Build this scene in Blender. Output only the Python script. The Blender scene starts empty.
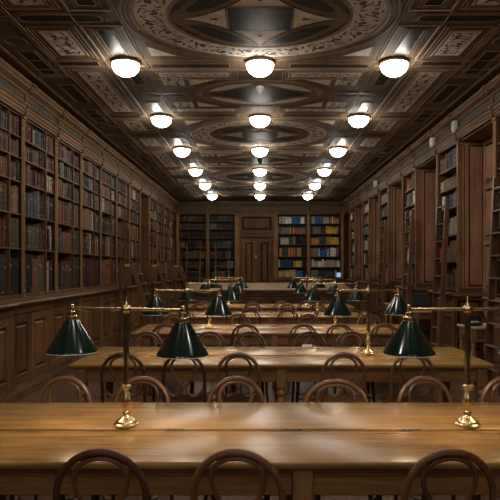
import bpy, math, random
from mathutils import Vector, Matrix
PI = math.pi
S = bpy.context.scene
C = S.collection
rnd = random.Random(7)
F = 588.0            # focal length in pixels of a 500 px frame
EYE = 1.60
CEIL = 4.20

# ------------------------------------------------------------------ materials
def new_mat(name):
    m = bpy.data.materials.new(name); m.use_nodes = True
    nt = m.node_tree; nt.nodes.clear()
    out = nt.nodes.new('ShaderNodeOutputMaterial')
    b = nt.nodes.new('ShaderNodeBsdfPrincipled')
    nt.links.new(b.outputs[0], out.inputs[0])
    return m, nt, b

def wood(name, dark, light, axis='z', rough=0.4, grain=9.0, bump=0.08, vary=0.25, spec=0.5, coat=0.0, mottle=0.5):
    m, nt, b = new_mat(name); N = nt.nodes; L = nt.links
    tc = N.new('ShaderNodeTexCoord')
    mp = N.new('ShaderNodeMapping')
    sc = [grain * 3, grain * 3, grain * 3]; sc['xyz'.index(axis)] = grain * 0.16
    mp.inputs['Scale'].default_value = sc
    L.new(tc.outputs['Object'], mp.inputs['Vector'])
    n1 = N.new('ShaderNodeTexNoise'); n1.inputs['Scale'].default_value = 1.0
    n1.inputs['Detail'].default_value = 6; n1.inputs['Roughness'].default_value = 0.65; n1.inputs['Distortion'].default_value = 1.2
    L.new(mp.outputs[0], n1.inputs['Vector'])
    n2 = N.new('ShaderNodeTexNoise'); n2.inputs['Scale'].default_value = 2.3; n2.inputs['Detail'].default_value = 3
    L.new(tc.outputs['Object'], n2.inputs['Vector'])
    oi = N.new('ShaderNodeObjectInfo')
    mix = N.new('ShaderNodeMath'); mix.operation = 'MULTIPLY_ADD'
    L.new(n2.outputs['Fac'], mix.inputs[0]); mix.inputs[1].default_value = mottle
    L.new(n1.outputs['Fac'], mix.inputs[2])
    sub = N.new('ShaderNodeMath'); sub.operation = 'SUBTRACT'; L.new(mix.outputs[0], sub.inputs[0]); sub.inputs[1].default_value = mottle * 0.5
    va = N.new('ShaderNodeMath'); va.operation = 'MULTIPLY_ADD'
    L.new(oi.outputs['Random'], va.inputs[0]); va.inputs[1].default_value = vary
    L.new(sub.outputs[0], va.inputs[2])
    s2 = N.new('ShaderNodeMath'); s2.operation = 'SUBTRACT'; L.new(va.outputs[0], s2.inputs[0]); s2.inputs[1].default_value = vary * 0.5
    r = N.new('ShaderNodeValToRGB')
    r.color_ramp.elements[0].position = 0.28; r.color_ramp.elements[0].color = (*dark, 1)
    r.color_ramp.elements[1].position = 0.72; r.color_ramp.elements[1].color = (*light, 1)
    L.new(s2.outputs[0], r.inputs[0]); L.new(r.outputs[0], b.inputs['Base Color'])
    b.inputs['Roughness'].default_value = rough
    b.inputs['Specular IOR Level'].default_value = spec
    b.inputs['Coat Weight'].default_value = coat; b.inputs['Coat Roughness'].default_value = 0.15
    if bump:
        bp = N.new('ShaderNodeBump'); bp.inputs['Strength'].default_value = bump; bp.inputs['Distance'].default_value = 0.004
        L.new(n1.outputs['Fac'], bp.inputs['Height']); L.new(bp.outputs[0], b.inputs['Normal'])
    return m

def plain(name, col, rough=0.5, metal=0.0, spec=0.5, coat=0.0, noise=0.15, nscale=14, emit=None, estr=0.0):
    m, nt, b = new_mat(name); N = nt.nodes; L = nt.links
    b.inputs['Roughness'].default_value = rough; b.inputs['Metallic'].default_value = metal
    b.inputs['Specular IOR Level'].default_value = spec
    b.inputs['Coat Weight'].default_value = coat; b.inputs['Coat Roughness'].default_value = 0.08
    if emit:
        b.inputs['Emission Color'].default_value = (*emit, 1); b.inputs['Emission Strength'].default_value = estr
    if noise:
        tc = N.new('ShaderNodeTexCoord'); n = N.new('ShaderNodeTexNoise'); n.inputs['Scale'].default_value = nscale; n.inputs['Detail'].default_value = 5
        L.new(tc.outputs['Object'], n.inputs['Vector'])
        r = N.new('ShaderNodeValToRGB')
        r.color_ramp.elements[0].position = 0.3; r.color_ramp.elements[1].position = 0.7
        r.color_ramp.elements[0].color = (*[c * (1 - noise) for c in col], 1)
        r.color_ramp.elements[1].color = (*[min(1, c * (1 + noise)) for c in col], 1)
        L.new(n.outputs['Fac'], r.inputs[0]); L.new(r.outputs[0], b.inputs['Base Color'])
    else:
        b.inputs['Base Color'].default_value = (*col, 1)
    return m

M = {}
M['oak'] = wood('dark_oak', (0.078, 0.036, 0.013), (0.22, 0.106, 0.042), 'z', 0.45, spec=.1)
M['oak_y'] = wood('dark_oak_lengthwise', (0.065, 0.031, 0.012), (0.18, 0.090, 0.038), 'y', 0.45, spec=.1)
M['oak_x'] = wood('dark_oak_crosswise', (0.055, 0.027, 0.010), (0.15, 0.077, 0.032), 'x', 0.45, spec=.1)
M['oak_light'] = wood('lighter_oak', (0.145, 0.070, 0.027), (0.33, 0.172, 0.070), 'z', 0.45, spec=.1)
M['oak_light_y'] = wood('lighter_oak_lengthwise', (0.10, 0.055, 0.026), (0.23, 0.13, 0.065), 'y', 0.45, spec=.1)
M['oak_light_x'] = wood('lighter_oak_crosswise', (0.08, 0.043, 0.019), (0.18, 0.098, 0.045), 'x', 0.45, spec=.1)
M['shaded_in'] = wood('shaded_interior_oak', (0.012, 0.007, 0.005), (0.035, 0.02, 0.012), 'z', 0.6)  # oak darkened to near black; shade of recesses and door gaps in the colour
M['reveal'] = wood('reddish_panel_oak', (0.22, 0.11, 0.058), (0.44, 0.24, 0.14), 'z', 0.45, spec=.1, mottle=0.9)
M['inlay_shade'] = plain('black_inlay_and_shade', (0.012, 0.010, 0.010), 0.4)  # real inlay, and painted shade in cabinet grooves and the cornice gap
M['frieze'] = plain('patterned_frieze', (0.075, 0.072, 0.052), 0.7, spec=.2, noise=0.6, nscale=40)
M['table'] = wood('honey_table_oak', (0.185, 0.097, 0.032), (0.40, 0.232, 0.082), 'x', 0.27, grain=7, bump=0.07, vary=0.10, spec=0.2, mottle=0.8)
M['apron'] = wood('table_frame_oak', (0.13, 0.062, 0.022), (0.32, 0.165, 0.062), 'x', 0.36, vary=0.1)
M['leg'] = wood('table_leg_oak', (0.14, 0.066, 0.026), (0.32, 0.165, 0.066), 'z', 0.36, vary=0.1)
M['bent'] = wood('bent_beech', (0.062, 0.027, 0.012), (0.175, 0.082, 0.037), 'z', 0.3, grain=5, bump=0.03, vary=0.8)
M['ladder'] = wood('ladder_wood', (0.075, 0.033, 0.015), (0.17, 0.083, 0.04), 'z', 0.4)
M['counter'] = wood('counter_oak', (0.23, 0.14, 0.07), (0.42, 0.27, 0.14), 'x', 0.35, vary=0)
M['desk_top'] = wood('pale_desk_top', (0.36, 0.24, 0.14), (0.55, 0.39, 0.25), 'x', 0.35, vary=0)
M['brass'] = plain('aged_brass', (0.60, 0.47, 0.26), 0.27, 1.0, noise=0.25, nscale=25)
M['brass_dark'] = plain('darkened_brass', (0.20, 0.145, 0.07), 0.33, 1.0, noise=0.3, nscale=25)
M['enamel'] = plain('dark_green_enamel', (0.003, 0.015, 0.011), 0.16, 0.0, 0.55, coat=0.4, noise=0.1)
M['enamel_in'] = plain('white_enamel_inside', (0.78, 0.76, 0.70), 0.4, noise=0.03)
M['bulb'] = plain('lit_bulb', (1, .9, .75), 0.4, noise=0, emit=(1.0, 0.78, 0.5), estr=9)
M['globe'] = plain('lit_opal_glass', (0.9, 0.9, 0.88), 0.25, noise=0, emit=(1.0, 0.93, 0.82), estr=19)
M['iron'] = plain('dark_metal', (0.03, 0.028, 0.026), 0.45, 0.6)
M['white'] = plain('white_plastic', (0.72, 0.72, 0.70), 0.45, noise=0.04)
M['paper'] = plain('white_paper', (0.75, 0.74, 0.72), 0.7, noise=0.05)
M['black'] = plain('black_plastic', (0.018, 0.019, 0.024), 0.35)
M['sticker'] = plain('yellow_sticker', (0.55, 0.42, 0.03), 0.5)
M['screen'] = plain('lit_screen', (0.05, 0.06, 0.08), 0.2, noise=0, emit=(0.45, 0.65, 1.0), estr=.35)
# ceiling
M['c_base'] = wood('ceiling_brown_wood', (0.095, 0.062, 0.039), (0.20, 0.136, 0.089), 'y', 0.7, grain=6, vary=0, bump=0.02, spec=.08)
M['c_frame'] = wood('ceiling_moulding', (0.15, 0.102, 0.064), (0.27, 0.19, 0.125), 'x', 0.65, vary=0, bump=0.02, spec=.12)
M['c_light'] = plain('ceiling_painted_panel', (0.72, 0.65, 0.56), 0.7, spec=.1, noise=0.2, nscale=9)
M['c_gloss'] = plain('ceiling_glossy_panel', (0.030, 0.026, 0.022), 0.36, spec=.06, noise=0.7, nscale=11)
M['c_dark'] = plain('ceiling_dark_panel', (0.030, 0.024, 0.019), 0.5, spec=.10, noise=0.7, nscale=11)
M['c_orn'] = plain('ceiling_scroll_paint', (0.055, 0.043, 0.034), 0.7, spec=.1, noise=0.4)
M['c_mid'] = plain('ceiling_mid_panel', (0.125, 0.088, 0.058), 0.7, spec=.1, noise=0.5, nscale=13)

def floor_mat():
    m, nt, b = new_mat('parquet'); N = nt.nodes; L = nt.links
    tc = N.new('ShaderNodeTexCoord')
    br = N.new('ShaderNodeTexBrick'); br.inputs['Scale'].default_value = 1.0
    br.inputs['Brick Width'].default_value = 0.6; br.inputs['Row Height'].default_value = 0.09; br.inputs['Mortar Size'].default_value = 0.0025
    br.inputs['Color1'].default_value = (0.13, 0.068, 0.038, 1); br.inputs['Color2'].default_value = (0.21, 0.115, 0.066, 1); br.inputs['Mortar'].default_value = (0.03, 0.018, 0.012, 1)
    L.new(tc.outputs['Object'], br.inputs['Vector'])
    n = N.new('ShaderNodeTexNoise'); n.inputs['Scale'].default_value = 6
    L.new(tc.outputs['Object'], n.inputs['Vector'])
    mx = N.new('ShaderNodeMixRGB'); mx.blend_type = 'MULTIPLY'; mx.inputs[0].default_value = 0.5
    L.new(br.outputs['Color'], mx.inputs[1]); L.new(n.outputs['Color'], mx.inputs[2])
    L.new(mx.outputs[0], b.inputs['Base Color']); b.inputs['Roughness'].default_value = 0.42; b.inputs['Specular IOR Level'].default_value = .2
    return m
M['floor'] = floor_mat()

BOOKCOL = {  # name: (colour, finish words)
 'brown': (0.060, 0.029, 0.015), 'tan': (0.16, 0.092, 0.046), 'black': (0.012, 0.011, 0.011), 'oxblood': (0.075, 0.016, 0.013),
 'olive': (0.070, 0.060, 0.031), 'slate': (0.040, 0.048, 0.055), 'cream': (0.32, 0.275, 0.20), 'umber': (0.030, 0.018, 0.012),
 'russet': (0.14, 0.055, 0.024), 'grey': (0.13, 0.12, 0.105),
 'white': (0.55, 0.54, 0.50), 'red': (0.34, 0.045, 0.03), 'blue': (0.035, 0.085, 0.24), 'yellow': (0.50, 0.32, 0.035), 'green': (0.022, 0.06, 0.045), 'orange': (0.42, 0.16, 0.04), 'navy': (0.022, 0.035, 0.075)}
BM = {}
for k, c in BOOKCOL.items():
    BM[k] = plain('book_' + k, tuple(v*1.25 for v in c), 0.6, spec=.2, noise=0.35, nscale=18)
M['pages'] = plain('book_pages', (0.30, 0.25, 0.17), 0.8)
M['gilt'] = plain('gilt_lettering', (0.15, 0.095, 0.035), 0.5, 0.0)
M['label'] = plain('spine_label', (0.20, 0.15, 0.09), 0.6)

# ------------------------------------------------------------------ mesh builder
class MB:
    def __init__(s): s.v = []; s.f = []; s.m = []; s.mats = []
    def mi(s, mat):
        if mat not in s.mats: s.mats.append(mat)
        return s.mats.index(mat)
    def add(s, vs, fs, mat):
        o = len(s.v); i = s.mi(mat)
        s.v += [tuple(p) for p in vs]
        for f in fs: s.f.append(tuple(o + k for k in f)); s.m.append(i)
        return s
    def box(s, x0, x1, y0, y1, z0, z1, mat):
        v = [(x0,y0,z0),(x1,y0,z0),(x1,y1,z0),(x0,y1,z0),(x0,y0,z1),(x1,y0,z1),(x1,y1,z1),(x0,y1,z1)]
        return s.add(v, [(3,2,1,0),(4,5,6,7),(0,1,5,4),(1,2,6,5),(2,3,7,6),(3,0,4,7)], mat)
    def bbox(s, x0, x1, y0, y1, z0, z1, mat, b=0.004):
        """box with chamfered edges"""
        b = min(b, (x1-x0)*.45, (y1-y0)*.45, (z1-z0)*.45)
        X = (x0, x0+b, x1-b, x1); Y = (y0, y0+b, y1-b, y1); Z = (z0, z0+b, z1-b, z1)
        vs = []; idx = {}
        for i in (0, 1):
            for j in (0, 1):
                for k in (0, 1):
                    ex, ey, ez = X[3*i], Y[3*j], Z[3*k]; ix, iy, iz = X[1+i], Y[1+j], Z[1+k]
                    for a, p in (('x', (ex, iy, iz)), ('y', (ix, ey, iz)), ('z', (ix, iy, ez))):
                        idx[a, i, j, k] = len(vs); vs.append(p)
        g = lambda a, i, j, k: idx[a, i, j, k]
        fs = [(g('x',0,0,0),g('x',0,0,1),g('x',0,1,1),g('x',0,1,0)), (g('x',1,0,0),g('x',1,1,0),g('x',1,1,1),g('x',1,0,1)),
              (g('y',0,0,0),g('y',1,0,0),g('y',1,0,1),g('y',0,0,1)), (g('y',0,1,0),g('y',0,1,1),g('y',1,1,1),g('y',1,1,0)),
              (g('z',0,0,0),g('z',0,1,0),g('z',1,1,0),g('z',1,0,0)), (g('z',0,0,1),g('z',1,0,1),g('z',1,1,1),g('z',0,1,1))]
        for p in (0, 1):
            for q in (0, 1):
                fs.append((g('x',p,q,0),g('x',p,q,1),g('y',p,q,1),g('y',p,q,0)))
                fs.append((g('x',p,0,q),g('x',p,1,q),g('z',p,1,q),g('z',p,0,q)))
                fs.append((g('y',0,p,q),g('y',1,p,q),g('z',1,p,q),g('z',0,p,q)))
                for r in (0, 1): fs.append((g('x',p,q,r),g('y',p,q,r),g('z',p,q,r)))
        return s.add(vs, fs, mat)
    def lathe(s, prof, mat, c=(0,0,0), seg=20, cap=True):
        n = len(prof); vs = []
        for r, z in prof:
            for k in range(seg):
                a = 2*PI*k/seg; vs.append((c[0]+r*math.cos(a), c[1]+r*math.sin(a), c[2]+z))
        fs = []
        for i in range(n-1):
            for k in range(seg):
                k2 = (k+1) % seg
                fs.append((i*seg+k, i*seg+k2, (i+1)*seg+k2, (i+1)*seg+k))
        if cap:
            fs.append(tuple(range(seg-1, -1, -1))); fs.append(tuple((n-1)*seg+k for k in range(seg)))
        return s.add(vs, fs, mat)
    def tube(s, pts, r, mat, seg=8, closed=False, flat=1.0):
        pts = [Vector(p) for p in pts]; n = len(pts)
        rs = r if isinstance(r, (list, tuple)) else [r]*n
        vs = []; T = []
        for i in range(n):
            if closed: t = pts[(i+1) % n] - pts[i-1]
            else: t = pts[min(i+1, n-1)] - pts[max(i-1, 0)]
            T.append(t.normalized())
        up = Vector((0,0,1)) if abs(T[0].z) < .9 else Vector((0,1,0))
        u = (up - T[0]*up.dot(T[0])).normalized()
        for i in range(n):
            u = (u - T[i]*u.dot(T[i])).normalized(); w = T[i].cross(u)
            for k in range(seg):
                a = 2*PI*k/seg; vs.append(pts[i] + (u*math.cos(a)*flat + w*math.sin(a))*rs[i])
        fs = []
        for i in range(n if closed else n-1):
            j = (i+1) % n
            for k in range(seg):
                k2 = (k+1) % seg; fs.append((i*seg+k, i*seg+k2, j*seg+k2, j*seg+k))
        if not closed:
            fs.append(tuple(range(seg-1, -1, -1))); fs.append(tuple((n-1)*seg+k for k in range(seg)))
        return s.add(vs, fs, mat)
    def extr(s, prof, axis, a0, a1, mat):
        """closed 2D profile extruded along x or y. prof in the (other axis, z) plane"""
        n = len(prof)
        P = (lambda a, p: (a, p[0], p[1])) if axis == 'x' else (lambda a, p: (p[0], a, p[1]))
        vs = [P(a0, p) for p in prof] + [P(a1, p) for p in prof]
        fs = [(i, (i+1) % n, n+(i+1) % n, n+i) for i in range(n)] + [tuple(range(n-1, -1, -1)), tuple(range(n, 2*n))]
        return s.add(vs, fs, mat)
    def panel(s, plane, pos, a0, a1, b0, b1, sgn, mat, frame=None, depth=.012, w=.03):
        """a raised-and-fielded panel on a wall. plane 'x': face at x=pos, a=y, b=z, out along sgn. plane 'y': a=x"""
        P = (lambda a, b, d: (pos+sgn*d, a, b)) if plane == 'x' else (lambda a, b, d: (a, pos+sgn*d, b))
        R = [(0, depth*1.6), (w*.55, depth*1.6), (w, -depth*.2), (w*1.6, -depth*.2), (w*2.6, depth)]
        R = [r for r in R if r[0] < min(a1-a0, b1-b0)*.45]
        vs = []
        for o, d in [(0, 0)] + R:
            vs += [P(a0+o, b0+o, d), P(a1-o, b0+o, d), P(a1-o, b1-o, d), P(a0+o, b1-o, d)]
        n = len(R)+1
        fm = []; 
        for i in range(n-1):
            for k in range(4):
                fm.append((i*4+k, i*4+(k+1) % 4, (i+1)*4+(k+1) % 4, (i+1)*4+k))
        fs_frame = fm[:12] if frame else []
        s.add(vs, fm + [tuple((n-1)*4+k for k in range(4))], mat)
        if frame:   # dark line: inlay on the wall panels, painted groove shade on cabinets
            o0, o1, d = w*.95, w*1.9, depth*.0
            q = [P(a0+o0, b0+o0, d), P(a1-o0, b0+o0, d), P(a1-o0, b1-o0, d), P(a0+o0, b1-o0, d), P(a0+o1, b0+o1, d), P(a1-o1, b0+o1, d), P(a1-o1, b1-o1, d), P(a0+o1, b1-o1, d)]
            s.add(q, [(k, (k+1) % 4, 4+(k+1) % 4, 4+k) for k in range(4)], frame)
        return s
    def build(s, name, parent=None, smooth=False, loc=None, kind=None):
        me = bpy.data.meshes.new(name); me.from_pydata(s.v, [], s.f)
        for m in s.mats: me.materials.append(m)
        me.polygons.foreach_set('material_index', s.m)
        if smooth:
            me.polygons.foreach_set('use_smooth', [True]*len(s.f))
        me.update()
        if smooth: me.set_sharp_from_angle(angle=math.radians(42))
        o = bpy.data.objects.new(name, me); C.objects.link(o)
        if parent: o.parent = parent
        if loc: o.location = loc
        if kind: o['kind'] = kind
        return o

def thing(name, label, cat, loc=(0,0,0), rz=0, group=None):
    o = bpy.data.objects.new(name, None); C.objects.link(o); o.empty_display_size = .1
    o.location = loc; o.rotation_euler = (0,0,rz)
    return tag(o, label, cat, group)
def tag(o, label, cat, group=None):
    o['label'] = label; o['category'] = cat
    if group: o['group'] = group
    return o
def copy_tree(o, parent=None):
    c = o.copy(); C.objects.link(c)
    if parent: c.parent = parent; c.matrix_parent_inverse = o.matrix_parent_inverse
    for ch in list(o.children): copy_tree(ch, c)
    return c
def dup(root, loc, rz=0, label=None, group=None):
    c = copy_tree(root); c.location = loc; c.rotation_euler = (0,0,rz)
    if label: c['label'] = label
    if group: c['group'] = group
    return c
def spline(P, n=6, closed=False):
    P = [Vector(p) for p in P]; out = []; N = len(P)
    for i in range(N if closed else N-1):
        g = lambda k: P[k % N] if closed else P[max(0, min(N-1, k))]
        p0, p1, p2, p3 = g(i-1), g(i), g(i+1), g(i+2)
        for k in range(n):
            t = k/n
            out.append(.5*((2*p1)+(p2-p0)*t+(2*p0-5*p1+4*p2-p3)*t*t+(3*p1-p0-3*p2+p3)*t**3))
    if not closed: out.append(P[-1])
    return out
ORD = ['zeroth','first','second','third','fourth','fifth','sixth','seventh','eighth','ninth','tenth','eleventh','twelfth','thirteenth','fourteenth','fifteenth','sixteenth','seventeenth','eighteenth','nineteenth','twentieth']
def ordn(n):
    if n <= 20: return ORD[n]
    if n < 30: return 'twenty-' + ORD[n-20]
    return 'thirty-' + ORD[n-30] if n > 30 else 'thirtieth'

# ------------------------------------------------------------------ room shell
Y0, YB = -8.0, 23.0
XL, XR = -3.75, 3.75
mb = MB(); mb.box(XL-.2, XR+.2, Y0, YB+.6, -.1, 0, M['floor']); mb.build('floor', kind='structure')
mb = MB(); mb.box(XL-.2, XL, Y0, YB+.6, 0, CEIL+.1, M['oak']); 
mb.build('wall_left', kind='structure')
mb = MB(); mb.box(XL, -3.3, Y0, 5.54, 0, CEIL, M['oak'])
for k in range(6): mb.panel('x', -3.3, Y0+.3+k*2.1, Y0+2.1+k*2.1, .3, 1.1, 1, M['oak']); mb.panel('x', -3.3, Y0+.3+k*2.1, Y0+2.1+k*2.1, 1.4, 3.5, 1, M['oak'])
mb.build('trim_6', kind='structure')
mb = MB(); mb.box(XR, XR+.2, Y0, YB+.6, 0, CEIL+.1, M['oak'])
mb.build('wall_right', kind='structure')
mb = MB(); mb.box(3.3, XR, Y0, 5.60, 0, CEIL, M['oak'])
for k in range(6): mb.panel('x', 3.3, Y0+.3+k*2.1, Y0+2.1+k*2.1, .3, 1.1, -1, M['oak']); mb.panel('x', 3.3, Y0+.3+k*2.1, Y0+2.1+k*2.1, 1.4, 3.5, -1, M['oak'])
mb.build('trim_7', kind='structure')
mb = MB(); mb.box(XL-.2, XR+.2, YB+.4, YB+.6, 0, CEIL+.1, M['oak'])
mb.build('wall_back', kind='structure')
mb = MB(); mb.box(XL-.2, XR+.2, Y0-.2, Y0, 0, CEIL+.1, M['oak'])
for k in range(5): mb.panel('y', Y0, -3.4+k*1.4, -2.2+k*1.4, .3, 3.6, 1, M['oak'])
mb.build('wall_front', kind='structure')

# ------------------------------------------------------------------ ceiling with painted and moulded panels
cb = MB()
cb.box(XL-.2, XR+.2, Y0-.2, YB+.6, CEIL, CEIL+.12, M['c_base'])
def clip_ok(pts): return all(Y0 < p[1] < 22.7 for p in pts)
def cpoly(pts, lv, mat):
    if not clip_ok(pts): return
    z = CEIL - .0025*lv
    cb.add([(x, y, z) for x, y in pts], [tuple(range(len(pts)))], mat)
def cstrip(A, B, lv, mat, closed=False):
    if not clip_ok(A + B): return
    z = CEIL - .0025*lv; n = len(A)
    vs = [(x, y, z) for x, y in A] + [(x, y, z) for x, y in B]
    cb.add(vs, [(i, (i+1) % n, n+(i+1) % n, n+i) for i in range(n if closed else n-1)], mat)
def offset(pts, d):
    n = len(pts); out = []
    area = sum(pts[i][0]*pts[(i+1) % n][1]-pts[(i+1) % n][0]*pts[i][1] for i in range(n))
    sg = 1 if area > 0 else -1
    for i in range(n):
        a, b, c = Vector(pts[i-1]), Vector(pts[i]), Vector(pts[(i+1) % n])
        e1 = (b-a).normalized(); e2 = (c-b).normalized()
        n1 = Vector((e1.y, -e1.x))*sg; n2 = Vector((e2.y, -e2.x))*sg
        m = (n1+n2); m = m.normalized() if m.length > 1e-6 else n1
        k = d/max(.35, m.dot(n1)); out.append((b.x+m.x*k, b.y+m.y*k))
    return out
def cframe(pts, o, w, h, mat=None):
    """raised moulding around a closed outline, starting o outside it, w wide, h deep"""
    mat = mat or M['c_frame']; h *= .45
    A = offset(pts, o); B = offset(pts, o+w*.3); D = offset(pts, o+w*.7); E = offset(pts, o+w)
    if not clip_ok(E): return
    n = len(pts); vs = []
    for P, z in ((A, CEIL-.001), (B, CEIL-h), (D, CEIL-h), (E, CEIL-.001)): vs += [(x, y, z) for x, y in P]
    cb.add(vs, [(r*n+i, r*n+(i+1) % n, (r+1)*n+(i+1) % n, (r+1)*n+i) for r in range(3) for i in range(n)], mat)
def rect(x0, x1, y0, y1): return [(x0,y0),(x1,y0),(x1,y1),(x0,y1)]
def ell(cx, cy, rx, ry, n=56): return [(cx+rx*math.cos(2*PI*k/n), cy+ry*math.sin(2*PI*k/n)) for k in range(n)]
def stad(x0, x1, y0, y1, n=10):
    r = (y1-y0)/2; cy = (y0+y1)/2
    return [(x1-r+r*math.sin(PI*k/n), cy-r*math.cos(PI*k/n)) for k in range(n+1)] + [(x0+r-r*math.sin(PI*k/n), cy+r*math.cos(PI*k/n)) for k in range(n+1)]
def ribbon(P, w, lv):
    A = []; B = []; n = len(P)
    for i in range(n):
        a = Vector(P[max(0, i-1)]); b = Vector(P[min(n-1, i+1)]); t = (b-a)
        t = t.normalized() if t.length > 1e-9 else Vector((1, 0))
        ww = w*(.35+.65*math.sin(PI*min(1, (i+.6)/n*1.05)))
        A.append((P[i][0]-t.y*ww, P[i][1]+t.x*ww)); B.append((P[i][0]+t.y*ww, P[i][1]-t.x*ww))
    cstrip(A, B, lv, M['c_orn'])
def curl(f, u, v, r, a0, turns, w, lv, sgn=1):
    P = []
    for k in range(14):
        t = k/13; a = a0+sgn*turns*2*PI*t; rr = r*(1-.8*t)
        P.append(f(u+rr*math.cos(a), v+rr*math.sin(a)))
    ribbon(P, w, lv)
def leaf(f, u, v, a, l, w, lv):
    P = []
    for k in range(10):
        t = 2*PI*k/10; x = l*math.cos(t); y = w*math.sin(t)
        P.append(f(u+x*math.cos(a)-y*math.sin(a), v+x*math.sin(a)+y*math.cos(a)))
    cpoly(P, lv, M['c_orn'])
def scrolls(f, L, W, lv, step=None):
    """running scroll ornament in a strip: u along 0..L, v in -W/2..W/2"""
    step = step or W*.8; n = max(1, round(L/step)); st = L/n
    for k in range(n):
        u = st*(k+.5); s = 1 if k % 2 else -1
        curl(f, u, s*W*.08, W*.27, -s*PI/2, .95, W*.045, lv, s)
        curl(f, u+st*.28, -s*W*.26, W*.13, s*PI/2, .8, W*.035, lv, -s)
        curl(f, u-st*.28, -s*W*.25, W*.12, s*PI/2, .8, W*.035, lv, s)
        leaf(f, u, s*W*.10, .6*s, W*.12, W*.06, lv)
        leaf(f, u+st*.36, s*W*.20, .9*s, W*.15, W*.05, lv)
        leaf(f, u-st*.36, s*W*.22, -.9*s, W*.13, W*.05, lv)
        leaf(f, u+st*.12, -s*W*.36, .2*s, W*.12, W*.04, lv)
        leaf(f, u-st*.1, s*W*.40, -.3*s, W*.12, W*.035, lv)
def lightpanel(x0, x1, y0, y1):
    p = rect(x0, x1, y0, y1); cpoly(p, 1, M['c_light'])
    cframe(p, 0, .035, .016); cframe(p, .06, .018, .010); cframe(p, .10, .022, .014)
    ln = (y1-y0) > (x1-x0)
    g = .03
    if ln: scrolls(lambda u, v: ((x0+x1)/2+v, y0+g+u), y1-y0-2*g, (x1-x0)*.9, 2)
    else: scrolls(lambda u, v: (x0+g+u, (y0+y1)/2+v), x1-x0-2*g, (y1-y0)*.9, 2)
def darkpanel(p, fr=True, mat=None):
    cpoly(p, 1, mat or M['c_dark'])
    if fr: cframe(p, 0, .025, .014); cframe(p, .045, .014, .009)
C0 = 6.12; PER = 5.333
def bulge(x, rx, ry): return ry*max(0, 1-(x/rx)**2)
def diam(x, rx, ry, p=.72): return ry*max(0, 1-(min(1, abs(x)/rx))**p)**(1/p)
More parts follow.
